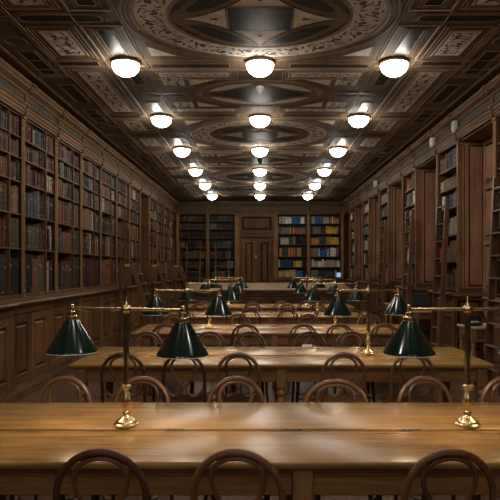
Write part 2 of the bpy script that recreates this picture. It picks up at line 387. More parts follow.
for kk in range(-2, 4):
    cy = C0+PER*kk
    # great round medallion
    cframe(ell(0, cy, 1.30, 1.12), .0, .05, .022); cframe(ell(0, cy, 1.30, 1.12), .065, .025, .012); cframe(ell(0, cy, 1.30, 1.12), .11, .035, .018)
    cstrip(ell(0, cy, 1.30, 1.12), ell(0, cy, .98, .82), 1, M['c_light'], True)
    fr = lambda u, v: ((1.14+v)*math.cos(u/1.05), cy+(.97+v*.95)*math.sin(u/1.05))
    scrolls(fr, 2*PI*1.05, .30, 2, .27)
    cframe(ell(0, cy, .93, .77), .0, .05, .02)
    cpoly(ell(0, cy, .94, .78), 1, M['c_mid'])
    xs = [-.96+1.92*i/40 for i in range(41)]
    cstrip([(x, cy+bulge(x, .97, .82)) for x in xs], [(x, cy-bulge(x, .97, .82)) for x in xs], 2, M['c_frame'])
    for sx in (-1, 1):
        for sy in (-1, 1):
            xs = [.14+.62*i/20 for i in range(21)]
            A = []; B = []
            for i, x in enumerate(xs):
                lo, hi = diam(x, .80, .76), bulge(x, .97, .80); t = .5; h = (hi-lo)*.30*math.sin(PI*i/20)**.5
                c = lo+(hi-lo)*.55; A.append((sx*x, cy+sy*(c+h))); B.append((sx*x, cy+sy*(c-h)))
            cstrip(A, B, 3, M['c_dark'])
            ribbon([(sx*x, cy+sy*diam(x, .84, .79)) for x in [.03+.75*i/20 for i in range(21)]], .012, 4)
    xs = [-.80+1.6*i/40 for i in range(41)]
    cstrip([(x, cy+diam(x, .80, .76)) for x in xs], [(x, cy-diam(x, .80, .76)) for x in xs], 3, M['c_light'])
    for sx in (-1, 1):
        leaf(lambda u, v: (u, v), sx*.48, cy, 0, .05, .02, 4); leaf(lambda u, v: (u, v), sx*.46, cy, PI/2, .04, .01, 4)
        leaf(lambda u, v: (u, v), 0, cy+sx*.44, 0, .03, .03, 4)
    r = rect(-.33, .33, cy-.28, cy+.28); cpoly(r, 5, M['c_dark']); cframe(r, 0, .03, .02); cframe(r, .04, .018, .014)
    cframe(rect(-.27, .27, cy-.22, cy+.22), 0, .008, .016, M['c_mid'])
    for s in (-1, 1):
        for sy in (-1, 1):
            tri = [(s*1.33, cy+sy*1.08), (s*1.02, cy+sy*1.08), (s*1.33, cy+sy*.78)]; cpoly(tri, 1, M['c_light']); cframe(tri, .0, .02, .01)
            lightpanel(*sorted((s*2.12, s*2.42)), *sorted((cy+sy*.33, cy+sy*1.06)))
            darkpanel(rect(*sorted((s*1.63, s*1.79)), *sorted((cy+sy*.31, cy+sy*1.08))), mat=M['c_gloss'])
            darkpanel(rect(*sorted((s*2.73, s*2.90)), *sorted((cy+sy*.95, cy+sy*1.75))))
            darkpanel(rect(*sorted((s*2.06, s*2.66)), *sorted((cy+sy*1.30, cy+sy*1.42))))
            darkpanel(rect(*sorted((s*.40, s*1.38)), *sorted((cy+sy*1.38, cy+sy*1.50))))
            darkpanel(ell(s*2.80, cy+sy*.62, .11, .10, 20), mat=M['c_mid'])
            cframe(rect(*sorted((s*1.50, s*1.92)), *sorted((cy+sy*.2, cy+sy*1.18))), 0, .03, .02)
            cframe(rect(*sorted((s*2.62, s*3.02)), *sorted((cy+sy*.05, cy+sy*1.82))), 0, .025, .016)
        darkpanel(stad(*sorted((s*1.66, s*2.50)), cy-.075, cy+.075), mat=M['c_dark'])
    # small pointed oval midway
    vy = cy+PER/2
    cframe(ell(0, vy, .86, .60), 0, .05, .02); cframe(ell(0, vy, .86, .60), .065, .02, .012)
    cpoly(ell(0, vy, .86, .60), 1, M['c_frame'])
    for sx in (-1, 1):
        for sy in (-1, 1):
            xs = [.08+.68*i/20 for i in range(21)]
            A = []; B = []
            for i, x in enumerate(xs):
                lo, hi = diam(x, .84, .5, .9), .58*math.sqrt(max(0, 1-(x/.84)**2)); h = max(.0, (hi-lo)*.33*math.sin(PI*i/20)**.6)
                c = (lo+hi)/2; A.append((sx*x, vy+sy*(c+h))); B.append((sx*x, vy+sy*(c-h)))
            cstrip(A, B, 2, M['c_light'])
            if sy > 0: q = sorted((vy+.80, vy+.96))
            else: q = sorted((vy-.96, vy-.80))
            lightpanel(*sorted((sx*.42, sx*1.36)), *q)
            q = sorted((vy+sy*.42, vy+sy*.80)); a, b = sorted((sx*1.06, sx*1.36))
            cpoly(rect(a, b, q[0], q[1]), 1, M['c_light']); scrolls(lambda u, v: ((a+b)/2+v, q[0]+u), q[1]-q[0], .27, 2)
            tri = [(sx*.62, vy+sy*.68), (sx*.98, vy+sy*.68), (sx*.98, vy+sy*.42)]; cpoly(tri, 1, M['c_light']); cframe(tri, 0, .02, .01)
            darkpanel(rect(*sorted((sx*1.62, sx*1.76)), *sorted((vy+sy*.45, vy+sy*1.1))), mat=M['c_gloss'])
    xs = [-.80+1.6*i/40 for i in range(41)]
    cstrip([(x, vy+diam(x, .80, .46, .9)) for x in xs], [(x, vy-diam(x, .80, .46, .9)) for x in xs], 2, M['c_dark'])
    for s in (-1, 1):
        lightpanel(*sorted((s*2.13, s*2.41)), vy-.98, vy+.98)
        darkpanel(rect(*sorted((s*2.68, s*2.85)), vy-.42, vy+.42))
        darkpanel(stad(*sorted((s*1.15, s*1.70)), vy-.06, vy+.06), mat=M['c_dark'])
        cframe(rect(*sorted((s*1.5, s*1.92)), vy-1.2, vy+1.2), 0, .03, .02)
        cframe(rect(*sorted((s*2.58, s*3.02)), vy-.75, vy+.75), 0, .025, .016)
        cframe(rect(*sorted((s*1.98, s*2.56)), vy-1.17, vy+1.17), 0, .022, .014)
    cframe(rect(-1.44, 1.44, vy-1.06, vy+1.06), 0, .03, .018)
    for sy in (-1, 1):
        for o in (1.24, 1.58):
            y = cy+sy*o
            if Y0 < y < 22.6:
                cb.bbox(-3.1, 3.1, y-.012, y+.012, CEIL-.008, CEIL+.01, M['c_frame'], .005)
for s in (-1, 1):
    for x, w in ((3.06, .03), (1.455, .02), (1.95, .02), (2.57, .015)):
        cb.bbox(s*x-w/2, s*x+w/2, Y0+.05, 22.6, CEIL-.008, CEIL+.01, M['c_frame'], .004)
cb.build('ceiling', kind='structure')

# ------------------------------------------------------------------ books (collected first, placed later)
BOOKS = []     # dict(loc, rz, w, d, h, col, info, size)
def proj(p):
    return 260+F*p[0]/p[1], 268-F*(p[2]-EYE)/p[1]
def fill_row(start, length, front, z, hmax, face, palette, tmin, tmax, info, fillfrac=.97, same=.25, hf=(.62, .93)):
    """books side by side. face 'L': along +Y from start, spines at x=front facing +X; 'R': spines facing -X; 'B': along +X, facing -Y"""
    pos = .004; col = rnd.choice(palette); t = rnd.uniform(tmin, tmax); h = hmax*rnd.uniform(*hf); row = []
    run = 0
    while True:
        if run <= 0:
            col = rnd.choice(palette); t = rnd.uniform(tmin, tmax); h = hmax*rnd.uniform(*hf)
            run = rnd.randint(3, 9) if rnd.random() < same else 1
        run -= 1
        th = t*rnd.uniform(.93, 1.07); hh = h*rnd.uniform(.985, 1.0) if run else h
        if pos+th > length*fillfrac: break
        if rnd.random() > .02:
            a = start+pos+th/2; off = rnd.uniform(.002, .018)
            if face == 'L': loc = (front-off, a, z); rz = PI/2
            elif face == 'R': loc = (front+off, a, z); rz = -PI/2
            else: loc = (a, front+off, z); rz = 0
            row.append(dict(loc=(loc[0], loc[1], z+.0012), rz=rz, w=th-.0015, d=min(.24, .14+hh*.25), h=hh, col=col, face=face, seed=rnd.random()))
        pos += th
    # count from the right end as seen in the picture
    seq = row if face in 'BL' else row[::-1]
    for i, b in enumerate(reversed(seq)):
        b['info'] = (i+1, info)
        x, y = b['loc'][0], b['loc'][1]
        if face == 'B': pw = F*b['w']/y
        else: pw = F*abs(x)*b['w']/(y*y)
        px, py = proj((x, y, z+b['h']/2))
        b['size'] = pw*F*b['h']/y if -1 < px < 501 and -5 < py < 505 else 0
    BOOKS.extend(row)

def book_mesh(mb, w, d, h, col, seed, X=None, fine=True):
    """spine facing -Y at y=0, body towards +Y, standing on z=0"""
    mat = BM[col]; ns = 5 if fine else 3; r = min(.012, w*.3)
    tf = (lambda p: X @ Vector(p)) if X else (lambda p: p)
    def outline(g=0.0):
        P = [(-w/2-g*0, d)]
        for k in range(ns+1):
            a = PI*k/ns; P.append((-(w/2)*math.cos(a), r-(r+g)*math.sin(a)))
        P.append((w/2, d)); return P
    o = outline(); n = len(o); ph = .004 if fine else .003
    vs = [tf((x, y, 0)) for x, y in o]+[tf((x, y, h)) for x, y in o]
    mb.add(vs, [(i, (i+1) % n, n+(i+1) % n, n+i) for i in range(n)] + [tuple(range(n-1, -1, -1)), tuple(range(n, 2*n))], mat)
    if fine:   # page block shown at the top
        mb.add([tf(p) for p in ((-w/2+.003, r+.008, h+.0006), (w/2-.003, r+.008, h+.0006), (w/2-.003, d-.006, h+.0006), (-w/2+.003, d-.006, h+.0006))], [(0,1,2,3)], M['pages'])
    rr = random.Random(seed); style = rr.random()
    def band(z0, z1, g, m):
        a = outline(g)[1:-1]; k = len(a)
        mb.add([tf((x, y, z0)) for x, y in a]+[tf((x, y, z1)) for x, y in a], [(i, i+1, k+i+1, k+i) for i in range(k-1)], m)
    if style < .55:
        nb = rr.choice((4, 5)) if fine else 2
        for k in range(nb):
            z = h*(.14+.72*k/(nb-1)); band(z-.004, z+.004, .0035, mat if rr.random() < .7 else M['gilt'])
    if style > .4 and w > .014:
        z = h*rr.uniform(.62, .76); band(z, z+h*rr.uniform(.05, .13), .0015, rr.choice((M['label'], M['gilt'], BM['oxblood'], BM['black'], M['label'])))
    if rr.random() < .12: band(h*.06, h*.06+.018, .0015, M['label'])

LEFTPAL = ['brown']*5+['umber']*5+['black']*4+['tan']*3+['oxblood']*2+['olive']*2+['russet']*3+['slate']*2+['grey']*2+['cream']

# ------------------------------------------------------------------ left wall bookcases
BAY = 1.3335
LB = [5.54+BAY*i for i in range(14)]      # bay boundaries; recess is LB[8]..LB[9]
RECESS = 8
LSH = [1.24, 1.874, 2.35, 2.80, 3.13, 3.415]; LTOP = 3.70
ROWN = ['bottom', 'second', 'third', 'fourth', 'fifth', 'top']
def pilaster_mesh(mb, face, pos, c, z0=1.19, z1=3.72, w=.12, d=.085):
    """fluted pilaster with base and capital; face 'L' -> stands at x=pos out to +X, 'R' out to -X, 'B' out to -Y; c = centre along the wall"""
    def bx(a0, a1, e, za, zb, m, b=.006):
        if face == 'L': mb.bbox(pos, pos+e, c+a0, c+a1, za, zb, m, b)
        elif face == 'R': mb.bbox(pos-e, pos+.012, c+a0, c+a1, za, zb, m, b)
        else: mb.bbox(c+a0, c+a1, pos-e, pos+.12, za, zb, m, b)
    h = w/2
    bx(-h, h, d*.6, z0, z1, M['oak_light'])
    bx(-h*.45, h*.45, d, z0+.12, z1-.18, M['oak_light'], .012)
    bx(-h*1.1, h*1.1, d*1.25, z0, z0+.055, M['oak_light']); bx(-h*.95, h*.95, d*1.1, z0+.055, z0+.11, M['oak_light'], .02)
    bx(-h*.95, h*.95, d*1.1, z1-.15, z1-.12, M['oak_light'], .01); bx(-h*1.0, h*1.0, d*1.15, z1-.10, z1-.045, M['oak_light'], .02); bx(-h*1.15, h*1.15, d*1.4, z1-.045, z1, M['oak_light'])
bayname = {1: 'first', 2: 'second', 3: 'third', 4: 'fourth', 5: 'fifth', 6: 'sixth', 7: 'seventh', 9: 'eighth', 10: 'ninth', 11: 'tenth', 12: 'eleventh'}
NL = 13
for i in range(1, NL):
    y0, y1 = LB[i], (LB[i+1] if i < NL-1 else YB-.1)
    if i == RECESS:
        t = thing('panelled_shutter', 'tall closed panelled shutters in the gap between left-wall bookcases', 'shutter', (XL+.03, (y0+y1)/2, 0))
        hw = (y1-y0)/2
        mb = MB(); mb.bbox(.02, .10, -hw+.06, hw-.06, 1.195, 3.68, M['oak'])
        for s in (-1, 1):
            for za, zb in ((1.3, 2.4), (2.5, 3.6)): mb.panel('x', .10, *sorted((s*.03, s*(hw-.11))), za, zb, 1, M['oak_light'])
        mb.build('shutter_panel', t)
        mb = MB()
        for s in (-1, 1): mb.bbox(.0, .40, s*(hw-.033)-.03, s*(hw-.033)+.03, 1.195, 3.70, M['oak'])
        mb.build('jamb', t)
        mb = MB(); pilaster_mesh(mb, 'L', .402, -hw, 1.19, 3.72, .095, .035); mb.build('pilaster', t)
        continue
    t = thing('bookcase', f'tall dark oak bookcase full of old leather volumes, {bayname[i]} bay along the left wall', 'bookcase', (-3.3, y0, 1.19), group='bookcases along the left wall')
    W = y1-y0; dv = W*.68 if i != NL-1 else W*.6
    mb = MB(); mb.box(-.43, -.41, .002, W-.002, 0.001, LTOP-1.19, M['shaded_in']); mb.box(-.41, -.02, .002, .025, 0.001, LTOP-1.19, M['shaded_in']); mb.box(-.41, -.02, W-.025, W-.002, 0.001, LTOP-1.19, M['shaded_in'])
    mb.box(-.43, -.02, .002, W-.002, LTOP-1.19, LTOP-1.19+.024, M['oak_y'])
    mb.build('carcass', t)
    mb = MB(); mb.bbox(-.40, -.008, dv-.012, dv+.012, 0, LTOP-1.19, M['oak']); mb.build('divider', t)
    for k, z in enumerate(LSH):
        mb = MB(); mb.bbox(-.40, -.012, .056, W-.056, z-1.19-.022 if k else .001, z-1.19, M['oak_y'], .004); mb.build('shelf', t)
    mb = MB(); pilaster_mesh(mb, 'L', -.018, 0, 0, LTOP+.02-1.19, .095, .035); mb.build('pilaster', t)
    for k, z in enumerate(LSH):
        hm = (LSH[k+1]-.028 if k < 5 else LTOP)-z
        tk = (.034, .085) if k == 0 else (.028, .062) if k < 3 else (.022, .05)
        for (a, b, sec) in ((.058, dv-.013, 'wide'), (dv+.013, W-.058, 'narrow')):
            pal = LEFTPAL
            fill_row(y0+a, b-a, -3.314, z, hm, 'L', pal, tk[0], tk[1], ('L', i, k, sec), fillfrac=rnd.choice((.995, .995, .995, .97)), same=.38, hf=(.72, .95))
# base cabinets on the left
def door_on(t, plane, pos, a0, a1, b0, b1, sgn, knob_a, mat=None):
    mat = mat or M['oak']
    mb = MB(); s = sgn
    def bx(A0, A1, B0, B1, d0, d1, m):
        p0, p1 = sorted((pos+s*d0, pos+s*d1))
        if plane == 'x': mb.bbox(p0, p1, A0, A1, B0, B1, m)
        else: mb.bbox(A0, A1, p0, p1, B0, B1, m)
    f = .085
    bx(a0, a0+f, b0, b1, 0, .022, mat); bx(a1-f, a1, b0, b1, 0, .022, mat)
    bx(a0+f, a1-f, b0, b0+f, 0, .022, mat); bx(a0+f, a1-f, b1-f, b1, 0, .022, mat)
    mb.panel(plane, pos+s*.004, a0+f, a1-f, b0+f, b1-f, s, mat, M['inlay_shade'], .014, .028)  # black line paints the shade of the panel groove
    d = mb.build('door', t)
    if knob_a is not None:
        k = MB()
        pts = [(pos+s*(.02+.004*i), knob_a, (b0+b1)/2+.05) if plane == 'x' else (knob_a, pos+s*(.02+.004*i), (b0+b1)/2+.05) for i in range(7)]
        k.tube(pts, [.006, .006, .009, .014, .015, .012, .005], M['brass'], 8); k.build('knob', d, True)
for i in range(0, NL):
    y0, y1 = LB[i], (LB[i+1] if i < NL-1 else YB-.46); W = y1-y0; P = .05 if i == 0 else 0
    nm = {0: 'nearest'}.get(i, f"under the {bayname.get(i, 'shuttered')} bay")
    lab = 'projecting dark oak cabinet at the near end of the left wall' if i == 0 else (f'dark oak base cabinet with two panelled doors under the {bayname[i]} left bookcase bay' if i != RECESS else 'dark oak base cabinet with two panelled doors under the left shutters')
    t = thing('base_cabinet', lab, 'cabinet', (-2.93+P, y0, 0), group='base cabinets along the left wall')
    mb = MB(); mb.box(-.37-P, -.025, .001, W-.001, .0, 1.129, M['shaded_in']); mb.bbox(-.40-P, .03, 0.001, W-.001, 0, .12, M['oak_y']); mb.bbox(-.40-P, .015, 0.001, W-.001, .12, .15, M['oak_y'])  # near-black body paints shade into the gaps around the doors
    mb.bbox(-.05, 0, .001, .07, .15, 1.129, M['oak']); mb.bbox(-.05, 0, W-.07, W-.001, .15, 1.129, M['oak']); mb.bbox(-.05, 0, .07, W-.07, 1.04, 1.13, M['oak_y']); mb.bbox(-.05, 0, .07, W-.07, .15, .18, M['oak_y'])
    mb.bbox(-.05, .018, .002, .05, .15, 1.129, M['oak_light'], .012)
    mb.build('body', t)
    h = W/2
    door_on(t, 'x', -.022, .080, h-.006, .19, 1.03, 1, h-.045); door_on(t, 'x', -.022, h+.006, W-.075, .19, 1.03, 1, None)
mb = MB()
prof = [(-3.75+.01, 1.13), (-2.90, 1.13), (-2.885, 1.14), (-2.885, 1.15), (-2.865, 1.157), (-2.86, 1.175), (-2.87, 1.19), (-3.75+.01, 1.19)]
mb.extr(prof, 'y', LB[0]+1.36, YB-.46, M['oak_light_y'])
mb.extr([(x+.05 if x > -3 else x, z) for x, z in prof], 'y', LB[0], LB[0]+1.36, M['oak_light_y'])
tag(mb.build('cabinet_ledge', True and None), 'long brown oak ledge running along the left wall below the bookcases', 'ledge')

# entablature along both side walls and the far wall
def entab(nm, face, pos, a0, a1, pils, wallpos):
    mb = MB()
    ax = 'y' if face in 'LR' else 'x'; s = {'L': 1, 'R': -1, 'B': -1}[face]
    def ex(b0, pts, m, A0=a0, A1=a1):
        mb.extr([(b0, pts[0][1])]+[(pos+s*o, z) for o, z in pts]+[(b0, pts[-1][1])], ax, A0, A1, m)
    L_ = M['oak_light_y'] if ax == 'y' else M['oak_light_x']
    ex(wallpos, [(.02, 3.725), (.02, 3.755), (.035, 3.765), (.035, 3.80), (.05, 3.81), (.05, 3.845), (.075, 3.865), (.075, 3.88)], L_)
    ex(wallpos, [(.02, 3.88), (.02, 4.015)], M['frieze'])
    ex(wallpos, [(.035, 4.015), (.05, 4.03), (.05, 4.045), (.10, 4.07), (.12, 4.075), (.12, 4.105), (.145, 4.125), (.155, 4.14), (.155, 4.155)], L_)
    ex(wallpos, [(.06, 4.155), (.06, 4.20)], M['inlay_shade'])  # black strip paints the dark gap between cornice and ceiling
    def q(c, h, e, z0, z1, m=L_, b=.006):
        if face == 'L': mb.bbox(pos-.02, pos+e, c-h, c+h, z0, z1, m, b)
        elif face == 'R': mb.bbox(pos-e, pos+.02, c-h, c+h, z0, z1, m, b)
        else: mb.bbox(c-h, c+h, pos-e, pos+.02, z0, z1, m, b)
    for c in pils:
        q(c, .03, .055, 3.72, 3.83, M['oak']); q(c, .03, .05, 3.85, 4.03, M['oak'], .012); q(c, .018, .06, 3.88, 4.0, L_, .012); q(c, .034, .085, 3.83, 3.865, M['oak'])
        q(c, .05, .13, 4.045, 4.075); q(c, .055, .145, 4.075, 4.12); q(c, .06, .175, 4.12, 4.158)
    # bead-and-lozenge fretwork on the frieze
    cs = sorted(pils)
    for A, B in zip(cs[:-1], cs[1:]):
        for z0, z1 in ((3.895, 3.903), (3.993, 4.001)):
            if face == 'L': mb.box(pos+.018, pos+.027, A+.09, B-.09, z0, z1, L_)
            elif face == 'R': mb.box(pos-.027, pos-.018, A+.09, B-.09, z0, z1, L_)
            else: mb.box(A+.09, B-.09, pos-.027, pos-.018, z0, z1, L_)
        n = int((B-A-.2)/.09)
        for k in range(n):
            c = A+.1+(k+.5)*(B-A-.2)/n
            if face == 'L': mb.bbox(pos+.015, pos+.028, c-.014, c+.014, 3.934, 3.962, M['oak'], .008)
            elif face == 'R': mb.bbox(pos-.028, pos-.015, c-.014, c+.014, 3.934, 3.962, M['oak'], .008)
            else: mb.bbox(c-.014, c+.014, pos-.028, pos-.015, 3.934, 3.962, M['oak'], .008)
    return mb.build(nm, kind='structure')
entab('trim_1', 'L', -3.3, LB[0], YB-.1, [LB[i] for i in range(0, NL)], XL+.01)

# ------------------------------------------------------------------ right wall: bookcases and panelled recesses
RBK = [(9.80+2.667*k, 10.93+2.667*k) for k in range(-1, 5)]
RSH = [1.24, 1.72, 2.17, 2.66, 2.99, 3.34]
RIGHTPAL = ['white', 'grey', 'cream', 'slate', 'black', 'brown', 'umber', 'oxblood', 'navy', 'grey', 'olive', 'cream', 'tan', 'grey', 'red', 'black']
rpil = []
rname = ['nearest, at the right edge', 'second', 'third', 'fourth', 'fifth', 'farthest']
for i, (y0, y1) in enumerate(RBK):
    W = y1-y0; H = LTOP-1.19
    t = thing('bookcase', ('narrow oak bookcase on the right wall nearest the viewer, cut by the edge', 'narrow oak bookcase on the right wall behind the second leaning ladder', 'narrow oak bookcase on the right wall, third from the near end', 'narrow oak bookcase on the right wall, fourth from the near end', 'narrow oak bookcase on the right wall, fifth from the near end', 'narrow oak bookcase on the right wall, beside the far corner')[i], 'bookcase', (3.3, y0, 1.19), group='bookcases along the right wall')
    mb = MB(); mb.box(.41, .45, .03, W-.03, 0.001, H, M['shaded_in'])
    mb.bbox(0, .45, 0, .035, 0.001, H, M['reveal'])
    for a0, a1, b0, w in ((.175, .43, .10, .026), (.055, .115, .10, .012)):      # inlaid black line around a flat field
        for q in ((a0, a1, b0, b0+w), (a0, a1, H-.05-w, H-.05), (a0, a0+w, b0+w, H-.05-w), (a1-w, a1, b0+w, H-.05-w)): mb.box(q[0], q[1], -.004, .01, q[2], q[3], M['inlay_shade'])
        mb.bbox(a0+w, a1-w, -.010, .01, b0+w, H-.05-w, M['reveal'], .006)
    mb.bbox(.0, .45, -.02, .02, 0, .05, M['oak_light_x'], .008); mb.bbox(.0, .45, -.012, .02, .05, .08, M['oak_light_x'], .006)
    mb.build('near_side_panel', t)
    mb = MB(); mb.bbox(0, .45, W-.035, W, 0.001, H, M['oak'])
    mb.panel('y', W, .155, .435, .12, H-.03, 1, M['reveal'], M['inlay_shade'], .012, .028)
    mb.build('far_side_panel', t)
    for z in RSH:
        mb = MB(); mb.bbox(.012, .41, .048, W-.048, z-1.19-.026, z-1.19, M['oak_y'], .004); mb.build('shelf', t)
    mb = MB(); mb.box(.0, .45, 0, W, H, H+.03, M['oak_y']); mb.build('top_board', t)
    for c in (.0, W):
        mb = MB(); pilaster_mesh(mb, 'R', 0, c, 0, H+.02, .085, .018); mb.build('pilaster', t); rpil.append(y0+c)
    for k, z in enumerate(RSH):
        hm = (RSH[k+1]-.028 if k < 5 else LTOP)-z
        fill_row(y0+.06, W-.12, 3.312, z, hm, 'R', RIGHTPAL, .02, .05, ('R', i, k, ''), fillfrac=rnd.choice((.98, .95, .8)), same=.35, hf=(.5, .85))
    # base cabinet of the same bay, with drawers
    t = thing('base_cabinet', f'dark oak base cabinet with drawers and doors under the {ordn(i+1)} right-wall bookcase', 'cabinet', (3.22, y0-.04, 0), group='base cabinets along the right wall')
    W2 = W+.08
    mb = MB(); mb.box(.022, .5, .0, W2, 0, 1.13, M['oak']); mb.bbox(-.03, .5, -.02, W2+.02, 0, .14, M['oak_y'])
    mb.panel('y', 0, .04, .47, .2, 1.08, -1, M['oak'], M['inlay_shade'], .012, .03); mb.panel('y', W2, .04, .47, .2, 1.08, 1, M['oak'], M['inlay_shade'], .012, .03)
    mb.build('body', t)
    for k in range(4):
        a0, a1 = .03+k*(W2-.06)/4, .03+(k+1)*(W2-.06)/4
        mb = MB(); mb.bbox(0, .03, a0+.006, a1-.006, .97, 1.11, M['oak_light_y']); d = mb.build('drawer', t)
        k2 = MB(); k2.tube([(0-.004*j, (a0+a1)/2, 1.04) for j in range(6)], [.005, .006, .011, .012, .010, .004], M['brass'], 8); k2.build('knob', d, True)
    door_on(t, 'x', .022, .03, W2/2-.003, .17, .95, -1, W2/2-.04); door_on(t, 'x', .022, W2/2+.003, W2-.03, .17, .95, -1, None)
    mb = MB(); mb.extr([(3.745, 1.13), (3.20, 1.13), (3.17, 1.145), (3.15, 1.155), (3.145, 1.175), (3.155, 1.19), (3.745, 1.19)], 'y', y0-.09, y1+.09, M['oak_light_y'])
    tag(mb.build('cabinet_ledge'), f'brown oak ledge on top of the {ordn(i+1)} base cabinet along the right wall', 'ledge', 'ledges along the right wall')
for i in range(6):
    y0 = RBK[i][1]; y1 = RBK[i+1][0] if i < 5 else YB-.1
    t = thing('panelled_shutter', ('closed panelled shutters in the right-wall recess behind the small desk with papers', 'closed panelled shutters in the second right-wall recess, behind the small desk', 'closed panelled shutters in the third right-wall recess', 'closed panelled shutters in the fourth right-wall recess', 'closed panelled shutters in the fifth right-wall recess', 'closed oak panel in the far right corner of the room')[i], 'shutter', (3.75, (y0+y1)/2, 0), group='shutters in the right wall recesses')
    hw = (y1-y0)/2
    mb = MB(); mb.bbox(-.05, -.005, -hw+.03, hw-.03, 1.195, 3.695, M['reveal']); mb.bbox(-.05, -.005, -hw+.11, hw-.11, .0, 1.195, M['reveal'])
    for s in (-1, 1):
        for za, zb in ((.2, 1.05), (1.25, 2.0), (2.08, 2.9), (2.98, 3.64)):
            a0, a1 = sorted((s*.03, s*(hw-.13))); mb.panel('x', -.05, a0, a1, za, zb, -1, M['reveal'], M['inlay_shade'], .014, .03)
    mb.bbox(-.08, -.005, -hw+.11, hw-.11, 1.10, 1.19, M['oak_light_y'])
    mb.build('shutter_panel', t)
    mb = MB(); mb.box(-.42, -.01, -hw+.03, hw-.03, 3.70, 3.72, M['oak'])
    mb.build('soffit', t)
mb = MB(); mb.bbox(3.28, 3.74, 5.62, RBK[0][0]-.09, 0, 3.72, M['oak']); mb.panel('x', 3.28, 5.75, RBK[0][0]-.2, 1.3, 3.6, -1, M['oak'], M['inlay_shade']); mb.panel('x', 3.28, 5.75, RBK[0][0]-.2, .2, 1.1, -1, M['oak'], M['inlay_shade'])
mb.build('trim_5', kind='structure')
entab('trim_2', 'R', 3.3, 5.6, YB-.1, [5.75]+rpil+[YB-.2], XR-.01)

# small white sensors on the right frieze
for k, (y, lab) in enumerate(((9.72, 'white wall sensor on the right frieze, nearest of three'), (10.98, 'white wall sensor on the right frieze, middle of three'), (16.40, 'small white wall sensor on the right frieze, farthest of three'))):
    t = thing('wall_sensor', lab, 'sensor', (3.215, y, 3.955), group='white sensors on the right wall')
    mb = MB(); mb.bbox(-.04, .05, -.05, .05, -.08, .08, M['white'], .018); mb.build('housing', t, True)
    mb = MB(); mb.lathe([(.02, .012), (.035, 0), (.03, -.02), (.012, -.035)], M['white'], (-.01, 0, -.08), 12); mb.build('lens', t, True)
    mb = MB(); mb.bbox(.05, .075, -.02, .02, -.03, .03, M['iron']); mb.build('bracket', t)

# ------------------------------------------------------------------ far wall
BP = [(-3.29, -3.16), (-2.11, -1.98), (-.98, -.82), (.55, .70), (1.84, 1.96), (3.17, 3.29)]
ASH = [1.21, 1.60, 1.99, 2.40, 2.79, 3.125, 3.44]; CSH = [1.25, 1.64, 2.05, 2.52, 2.945, 3.34]
DARK = ['umber', 'brown', 'black', 'olive', 'grey', 'umber', 'brown', 'tan', 'black', 'slate']
CP = {0: [['yellow', 'yellow', 'cream', 'orange', 'blue', 'blue'], ['navy', 'green', 'white', 'white', 'yellow'], ['green', 'black', 'green', 'red', 'orange'], ['black', 'green', 'cream', 'slate'], ['yellow', 'yellow', 'black', 'red', 'navy', 'grey'], ['blue', 'white', 'grey', 'blue', 'navy', 'cream']],
      1: [['navy', 'black', 'white', 'grey', 'slate'], ['white', 'cream', 'cream', 'white'], ['blue', 'grey', 'grey', 'white'], ['blue', 'navy', 'orange', 'yellow', 'green', 'grey'], ['brown', 'yellow', 'yellow', 'yellow', 'grey', 'slate'], ['blue', 'blue', 'white', 'red', 'orange', 'yellow', 'cream']]}
blabs = ['far-wall oak bookcase of old dark volumes in the left corner', 'far-wall oak bookcase of old dark volumes just left of the double door', 'far-wall oak bookcase of colourful modern books just right of the double door', 'far-wall oak bookcase of colourful modern books in the right corner']
for i, (a, b) in enumerate(((0, 1), (1, 2), (3, 4), (4, 5))):
    x0, x1 = BP[a][1], BP[b][0]; W = x1-x0; sh = ASH if i < 2 else CSH
    t = thing('bookcase', blabs[i], 'bookcase', (x0, YB, 1.19), group='bookcases on the far wall')
    H = LTOP-1.19
    mb = MB(); mb.box(0, W, .36, .40, 0, H, M['shaded_in']); mb.box(0, .02, .01, .36, 0, H, M['shaded_in']); mb.box(W-.02, W, .01, .36, 0, H, M['shaded_in']); mb.box(0, W, 0, .40, H, H+.03, M['oak_x']); mb.build('carcass', t)
    for z in sh:
        mb = MB(); mb.bbox(.02, W-.02, .012, .36, z-1.19-.028 if z > 1.26 else 0.0, z-1.19, M['oak_x'], .004); mb.build('shelf', t)
    for k, z in enumerate(sh):
        hm = (sh[k+1]-.028 if k < len(sh)-1 else LTOP)-z
        pal = DARK if i < 2 else CP[i-2][k]
        fill_row(x0+.03, W-.06, YB+.035, z, hm, 'B', pal, .025, .05, ('B', i, k, ''), fillfrac=rnd.choice((.99, .97, .9)), same=.4, hf=(.58, .82))
for k, (a, b) in enumerate(BP):
    mb = MB(); pilaster_mesh(mb, 'B', YB, (a+b)/2, 0, 3.72, b-a, .06); mb.build(f'trim_{10+k}', kind='structure')
entab('trim_3', 'B', YB, -3.3, 3.3, [(a+b)/2 for a, b in BP], YB+.4)
